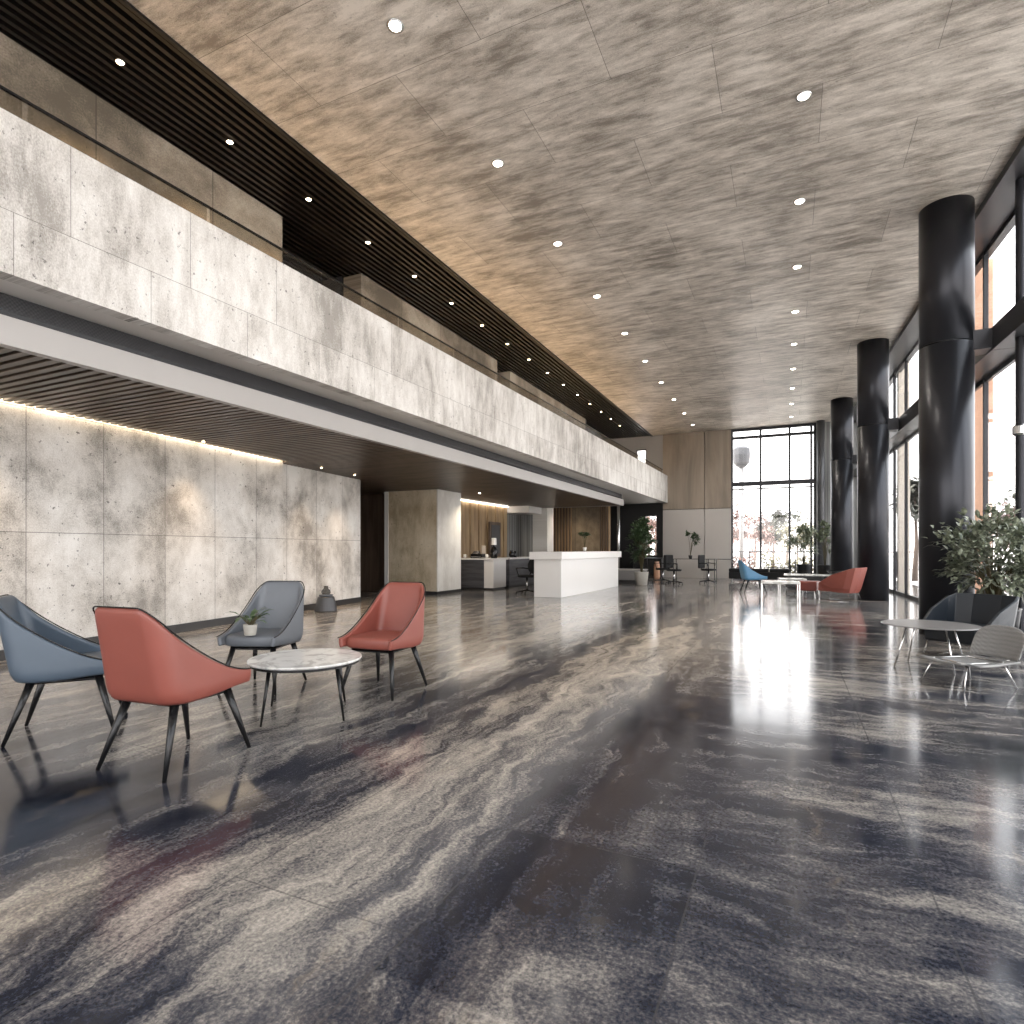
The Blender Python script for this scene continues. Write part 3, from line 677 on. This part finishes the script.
def swivel(name, label, x, y, rz, s=1, group=None, mat='sofa_dark', round_=True):
    t = thing(name, label, 'chair', (x,y,0), rz, group)
    for k in range(5):
        a = k*2*PI/5; MB().tube([(0,0,.10),(.27*math.cos(a),.27*math.sin(a),.06),(.28*math.cos(a),.28*math.sin(a),.001)],[.022,.016,.014],8).build('leg', M['blackm'], t, smooth=True)
    MB().tube([(0,0,.08),(0,0,.43)], .028, 12).build('pedestal', M['steel'], t, smooth=True)
    MB().lathe([(.0,.43),(.22,.43),(.25,.455),(.24,.49),(.0,.50)], 28).build('seat', M[mat], t, smooth=True)
    R = Matrix.Translation((0,-.25,.74)) @ Matrix.Rotation(PI/2+.12, 4, 'X')
    if round_: MB().lathe([(.0,-.03),(.19,-.03),(.215,0),(.19,.03),(.0,.035)], 28, R).build('backrest', M[mat], t, smooth=True)
    else: MB().box((-.22,-.28,.50),(.22,-.22,.95)).build('backrest', M[mat], t, bevel=.03)
    MB().tube([(0,-.1,.44),(0,-.25,.47),(0,-.28,.62)], .018, 8).build('back_bar', M['blackm'], t, smooth=True)
    for sx in (-1,1): MB().tube([(sx*.2,.1,.47),(sx*.28,.1,.66),(sx*.28,-.14,.68),(sx*.21,-.25,.66)], .016, 8).build('armrest', M['blackm'], t, smooth=True)
    t.scale = (s,s,s); return t
swivel('swivel_chair', 'black round-backed swivel chair poking out behind the white reception desk', -6.05, 13.75, 1.2)

# ------------------------------------------------------------------ far work area
def frame_table(name, label, x, y, w, d, h, rz=0, top='blackm', leg='blackm', th=.02, r=.012, group=None, cat='table', round_=False):
    t = thing(name, label, cat, (x,y,0), rz, group)
    MB().box((-w/2,-d/2,h-th),(w/2,d/2,h)).build('table_top', M[top], t, bevel=.004)
    for sx in (-1,1):
        for sy in (-1,1): MB().box((sx*(w/2-r*1.2)-r,sy*(d/2-r*1.2)-r,.001),(sx*(w/2-r*1.2)+r,sy*(d/2-r*1.2)+r,h-th)).build('leg', M[leg], t)
    mb = MB()
    for sx in (-1,1): mb.box((sx*(w/2-r*1.2)-r,-d/2+r*2,.05),(sx*(w/2-r*1.2)+r,d/2-r*2,.05+2*r))
    mb.build('stretcher', M[leg], t)
    return t
frame_table('framed_desk', 'thin black framed desk against the pale end wall panels', -3.0, 21.4, 1.4, .6, .81, group='desks by the end wall', cat='desk')
frame_table('framed_desk', 'thin black framed desk next to the end window', -2.35, 23.2, .9, .5, .78, group='desks by the end wall', cat='desk')
swivel('swivel_chair', 'black swivel armchair below the bronze wall panel joint', -2.45, 20.6, -1.9, 1.0, 'black chairs of the work area', round_=False)
swivel('swivel_chair', 'black swivel armchair beside the plant desk', -3.42, 19.7, -1.4, 1.0, 'black chairs of the work area', round_=False)
swivel('swivel_chair', 'black swivel armchair half hidden next to the tall dark plant', -3.95, 20.6, 1.0, 1.0, 'black chairs of the work area', round_=False)
t = thing('credenza', 'low black cabinet under the small far window', 'cabinet', (-5.2,23.8,0))
MB().box((-.5,-.25,.05),(.65,.25,.80)).build('body', M['darkgrey'], t, bevel=.01)
MB().box((-.48,-.265,.08),(.06,-.25,.77)).build('door', M['blackm'], t)
MB().box((.09,-.265,.08),(.63,-.25,.77)).build('door', M['blackm'], t)
MB().box((-.45,-.2,0),(.6,.2,.05)).build('plinth', M['skirt'], t)
t = thing('copper_vase', 'copper coloured cylinder vase on the floor by the low black cabinet', 'vase', (-4.62,22.9,0))
MB().lathe([(.10,.001),(.12,.1),(.11,.55),(.08,.62),(.09,.66)], 24).build('body', M['terracotta'], t, smooth=True)
t = thing('planter_bench', 'low grey trough bench below the tall dark plant', 'bench', (-4.95,19.9,0))
MB().box((-.55,-.25,.1),(.55,.25,.42)).build('body', M['greypl'], t, bevel=.01)
MB().box((-.58,-.28,.42),(.58,.28,.47)).build('seat', M['fascia'], t, bevel=.008)
MB().box((-.5,-.2,0),(.5,.2,.1)).build('plinth', M['skirt'], t)

# ------------------------------------------------------------------ far lounge
t = frame_table('side_table', 'white square low table with thin steel frame in the far lounge', -.20, 14.8, .80, .62, .42, .06, 'marble', 'chrome', .05, .012, 'low tables of the far lounge')
t = frame_table('side_table', 'smaller white low table behind the square one in the far lounge', .05, 16.7, .62, .55, .40, .1, 'marble', 'chrome', .03, .012, 'low tables of the far lounge')
# red lounge chair, side on, with footstool
def lounge(name, label, col, x, y, fx, fy, s, group, legm='chrome'):
    t = thing(name, label, 'armchair', (0,0,0), 0, group)
    # side and back panels as one folded shell
    sec = [(-.34,.30,.30,.42),(-.36,.05,.22,.60),(-.37,-.22,.20,.74),(-.33,-.36,.20,.78),(-.15,-.42,.20,.78),(.15,-.42,.20,.78),(.33,-.36,.20,.78),(.37,-.22,.20,.74),(.36,.05,.22,.60),(.34,.30,.30,.42)]
    vs = []; fs = []
    for x0, y0, zl, zh in sec:
        vs += [(x0*.9,y0*.9,zl),(x0,y0,zl+.10),(x0*1.04,y0*1.03-(.05 if y0<0 else 0),(zl+zh)/2+.05),(x0*1.07,y0*1.05-(.10 if y0<-.1 else 0),zh)]
    for i in range(len(sec)-1):
        for j in range(3): fs.append((i*4+j, i*4+j+1, (i+1)*4+j+1, (i+1)*4+j))
    MB().add(vs, fs).build('backrest', col, t, smooth=False, solid=-.035, bevel=.006)
    MB().box((-.30,-.34,.22),(.30,.36,.42)).build('seat', col, t, bevel=.035)
    for sx in (-1,1):
        MB().tube([(sx*.28,.28,.24),(sx*.32,.34,.004),(sx*.32,-.36,.004),(sx*.28,-.28,.24)], .009, 8).build('leg', M[legm], t, smooth=True)
    t.scale = (s,s,s)
    return place(t, x, y, fx, fy)
lounge('lounge_armchair', 'coral red armchair with steel legs before the second black column', M['red'], 1.0, 15.0, -.90, .42, .95, G2)
t = thing('footstool', 'dark red low footstool in front of the coral red armchair', 'footstool', (.40,15.5,0), -.25)
MB().box((-.22,-.24,.18),(.22,.24,.40)).build('cushion', M['darkred'], t, bevel=.03)
for sx in (-1,1):
    for sy in (-1,1): MB().tube([(sx*.17,sy*.18,.2),(sx*.19,sy*.2,.001)], .012, 8).build('leg', M['chrome'], t)
t = thing('console_table', 'black console with pale top behind the dark red footstool', 'table', (.75,18.6,0))
MB().box((-.85,-.25,.08),(.85,.25,.40)).build('body', M['blackm'], t, bevel=.01)
MB().box((-.9,-.3,.40),(.9,.3,.44)).build('table_top', M['marble'], t, bevel=.006)
MB().box((-.8,-.2,0),(.8,.2,.08)).build('plinth', M['skirt'], t)
t = thing('shallow_bowl', 'black shallow bowl on the pale topped console', 'bowl', (1.15,18.6,.441))
MB().lathe([(.08,0),(.16,.04),(.24,.10),(.235,.105),(.14,.05),(.0,.02)], 28).build('body', M['blackm'], t, smooth=True)
t = thing('low_sofa', 'black low backless sofa along the end window', 'sofa', (-.98,22.6,0))
MB().box((-.98,-.35,.10),(1.0,.35,.34)).build('base', M['sofa_dark'], t, bevel=.02)
for k in range(3): MB().box((-.98+k*.66,-.34,.34),(-.34+k*.66,.34,.46)).build('cushion', M['sofa_dark'], t, bevel=.03)
for sx in (-1,1):
    for sy in (-1,1): MB().tube([(sx*.9,sy*.28,.1),(sx*.9,sy*.28,.001)], .02, 8).build('leg', M['chrome'], t)

# ------------------------------------------------------------------ nook by the big shrub
lounge('lounge_armchair', 'navy leather armchair beside the big leafy shrub', M['navy'], 1.67, 7.62, -.62, -.78, .84, None)
t = thing('round_side_table', 'round grey topped table on thin steel legs before the navy armchair', 'table', (1.24,6.95,0))
MB().lathe([(.0,.405),(.40,.405),(.41,.411),(.40,.417),(.0,.417)], 56).build('table_top', M['greytop'], t)
for k in range(4):
    a = .4+k*PI/2; cs, sn = math.cos(a), math.sin(a)
    MB().tube([(cs*.22,sn*.22,.40),(cs*.34,sn*.34,.001)], .008, 8).build('leg', M['chrome'], t, smooth=True)
MB().lathe([(.20,.39),(.22,.39),(.22,.404),(.20,.404)], 40).build('support_ring', M['chrome'], t)
t = thing('woven_lounge_chair', 'low grey woven chair with thin steel legs nearest the glazing', 'chair', (0,0,0))
vs = []; fs = []; n = 14
for i in range(n+1):
    a = -1.15+2.3*i/n; x = .30*math.sin(a)/math.sin(1.15); yb = -.30-.10*(math.cos(a)-math.cos(1.15))
    hh = .56-.10*abs(i/n*2-1)**3
    for j in range(5):
        k = j/4; vs.append((x*(1-.08*abs(k-.5)), yb-.10*k, .245+(hh-.245)*k))
for i in range(n):
    for j in range(4): fs.append((i*5+j, i*5+j+1, (i+1)*5+j+1, (i+1)*5+j))
MB().add(vs, fs).build('backrest', M['weave'], t, smooth=True, solid=-.02, subsurf=1)
vs = []; fs = []
for i in range(9):
    y = -.32+.66*i/8; z = .255-.02*math.sin(PI*i/8)+(.012 if i > 6 else 0)
    for j in range(9): x = -.29+.58*j/8; vs.append((x*(1-.05*(i/8)**2), y, z-.015*math.cos((j/8-.5)*PI)))
for i in range(8):
    for j in range(8): fs.append((i*9+j, i*9+j+1, (i+1)*9+j+1, (i+1)*9+j))
MB().add(vs, fs).build('seat', M['weave'], t, smooth=True, solid=.018)
for sx in (-1,1):
    for sy in (-1,1):
        MB().tube([(sx*.20,sy*.20,.25),(sx*.27,sy*.30,.001)], .007, 8).build('leg', M['chrome'], t, smooth=True)
MB().tube([(-.20,.20,.24),(.20,.20,.24),(.20,-.20,.24),(-.20,-.20,.24)], .006, 8, None, True).build('seat_frame', M['chrome'], t, smooth=True)
t.scale = (.74,.88,.88)
place(t, 1.36, 6.15, -.80, -.60)

# ------------------------------------------------------------------ outside
struct(MB().box((-40,YB+.45,-.25),(60,90,-.05)).box((3.7,-30,-.25),(60,YB+.45,-.05)).build('ground_terrace', M['terrace']), 'pale paved terrace outside the windows', 'ground')
def tree(label, x, y, h, r, mat, n=900, trunk=.35):
    t = thing('garden_tree', label, 'tree', (x,y,-.05), 0, 'misty trees outside')
    MB().tube([(0,0,0),(.05*h*.3,.02,h*trunk),(0,0,h*.75)], [.05*h*.5,.03*h*.5,.015], 8).build('trunk', M['bark'], t, smooth=True)
    mb = MB(); tips = [rdir(-.7,1) for _ in range(16)]
    for k in range(n):
        d = random.choice(tips); p = Vector((d.x*r*.62, d.y*r*.62, h*.62+d.z*h*.26)) + rdir(-1,1)*r*.36*random.uniform(.2,1)
        leaf(mb, p, rdir(-.5,.8), random.uniform(.16,.34)*h/3, .10*h/3, .3)
    mb.build('crown', mat, t)
tl = [('pink-leaved tree outside beside the lamp post, tallest of the pink ones', -3.3, 35, 4.0, 1.5, 'tree_pink'),
      ('pink-leaved tree outside near the first pane of the end window', -2.1, 42, 3.8, 1.5, 'tree_pink'),
      ('grey-green tree outside behind the middle pane of the end window', -.9, 38.5, 3.7, 1.2, 'tree_dark'),
      ('pink-leaved round tree outside behind the blue chair', -1.35, 32.6, 2.3, .9, 'tree_pink'),
      ('olive tree outside behind the last pane of the end window', .35, 35.3, 2.9, 1.0, 'tree_olive'),
      ('low olive bush-like tree outside beside the arching plant', 1.1, 32.2, 2.4, .85, 'tree_olive'),
      ('far grey-green tree outside above the low sofa', -.2, 48, 4.4, 2.0, 'tree_dark'),
      ('olive tree outside towards the far corner post', 2.4, 39, 3.8, 1.5, 'tree_olive'),
      ('pink tree outside seen through the small far window', -7.8, 36, 3.4, 1.7, 'tree_pink'),
      ('grey-green tree outside seen through the small far window', -8.6, 42, 4.6, 1.9, 'tree_dark'),
      ('grey-green tree outside the side glazing above the big leafy shrub', 6.2, 21, 3.0, 1.4, 'tree_dark'),
      ('pink tree outside the side glazing past the terracotta pier', 5.2, 18.0, 2.6, 1.1, 'tree_pink'),
      ('slim grey-green tree outside between the cream piers', 4.25, 26.5, 4.2, .8, 'tree_dark')]
for a in tl: tree(a[0], a[1], a[2], a[3], a[4], M[a[5]])
def hedge(label, x0, x1, y, h, mat):
    t = thing('hedge', label, 'hedge', ((x0+x1)/2, y, -.05), 0, 'hedges outside'); w = (x1-x0)/2; mb = MB(); sb = MB()
    for k in range(9):
        x = -w*.9+k*w*.225; sb.tube([(x,0,0),(x+.05,.03,h*.5),(x-.03,0,h*.85)], [.03,.02,.008], 6)
    for k in range(900):
        p = Vector((random.uniform(-w,w), random.uniform(-.35,.35), 0)); p.z = random.uniform(.05, h*(.82+.18*math.sin(p.x*3.1+x0)))
        leaf(mb, p, rdir(-.3,1), random.uniform(.13,.24), .10, .3)
    sb.build('stem', M['bark'], t, smooth=True); mb.build('foliage', mat, t)
hedge('dusty pink hedge outside below the outdoor lamp post', -3.9, -1.55, 29.9, 1.15, M['tree_pink'])
hedge('olive hedge outside below the last pane of the end window', -1.15, 1.5, 29.9, 1.0, M['tree_olive'])
t = thing('street_lamp', 'tall outdoor lamp post with a fluted drum head beyond the end window', 'lamp', (-2.14,31.0,-.05))
MB().tube([(0,0,0),(0,0,5.3)], .11, 16).build('post', M['greypl'], t, smooth=True)
MB().lathe([(.25,5.3),(.38,5.42),(.42,5.8),(.40,6.1),(.25,6.22)], 14).build('lamp_head', M['darkgrey'], t)
MB().lathe([(.16,5.2),(.28,5.3)], 14).build('collar', M['darkgrey'], t)
t = thing('terrace_railing', 'thin dark railing along the terrace outside the end window', 'railing', (0,29,-.05))
mb = MB(); mb.box((-6,0,1.05),(5,.05,1.10)); mb.box((-6,0,.35),(5,.05,.38)); mb.build('rail', M['frame'], t)
for k in range(6): MB().box((-5.5+k*1.9,-.02,0),(-5.45+k*1.9,.05,1.1)).build('post', M['frame'], t)

# ------------------------------------------------------------------ light and camera
W = bpy.data.worlds.new('World'); bpy.context.scene.world = W; W.use_nodes = True
nt = W.node_tree; nt.nodes.clear()
wo = nt.nodes.new('ShaderNodeOutputWorld'); bg = nt.nodes.new('ShaderNodeBackground'); tc = nt.nodes.new('ShaderNodeTexCoord')
sx = nt.nodes.new('ShaderNodeSeparateXYZ'); rp = nt.nodes.new('ShaderNodeValToRGB')
nt.links.new(tc.outputs['Generated'], sx.inputs[0]); nt.links.new(sx.outputs[2], rp.inputs[0])
e = rp.color_ramp.elements; e[0].position = 0; e[0].color = (1,.955,.925,1); e[1].position = .6; e[1].color = (.90,.95,1,1)
nt.links.new(rp.outputs[0], bg.inputs[0]); bg.inputs[1].default_value = 2.3; nt.links.new(bg.outputs[0], wo.inputs[0])
L = bpy.data.lights.new('sun', 'SUN'); L.energy = 5; L.color = (1,.93,.84); L.angle = .03
o = bpy.data.objects.new('sun', L); C.objects.link(o); o.rotation_euler = Vector((.80,.22,-.75)).to_track_quat('-Z','Y').to_euler()
def portal(name, loc, sx_, sy_, rot):
    L = bpy.data.lights.new(name, 'AREA'); L.shape = 'RECTANGLE'; L.size = sx_; L.size_y = sy_; L.cycles.is_portal = True
    o = bpy.data.objects.new(name, L); C.objects.link(o); o.location = loc; o.rotation_euler = rot
ym = (Y0+YB)/2
portal('daylight_side', (FX(ym)+.25, ym, 2.9), 5.8, YB-Y0, (0, PI/2, math.atan(.036)))
portal('daylight_end', (-.6, YB+.2, 2.9), 2.9, 5.8, (-PI/2,0,0))
portal('daylight_rear', (-1.9, Y0-.2, 2.9), 10.4, 5.8, (PI/2,0,0))

sc = bpy.context.scene
cam = bpy.data.cameras.new('camera'); co = bpy.data.objects.new('camera', cam); C.objects.link(co)
co.location = (0,0,CAMZ); co.rotation_euler = (PI/2, 0, math.radians(25.2))
cam.sensor_width = 36; cam.lens = 590/1024*36; cam.shift_y = 37/1024; cam.clip_end = 300
sc.camera = co
sc.view_settings.view_transform = 'Standard'; sc.view_settings.look = 'None'
sc.view_settings.gamma = 1; sc.view_settings.use_curve_mapping = False
sc.view_settings.exposure = 1.12
sc.cycles.use_denoising = True
sc.cycles.max_bounces = 10; sc.cycles.diffuse_bounces = 5; sc.cycles.glossy_bounces = 5; sc.cycles.transparent_max_bounces = 12
sc.cycles.sample_clamp_indirect = 8; sc.cycles.caustics_reflective = False; sc.cycles.caustics_refractive = False
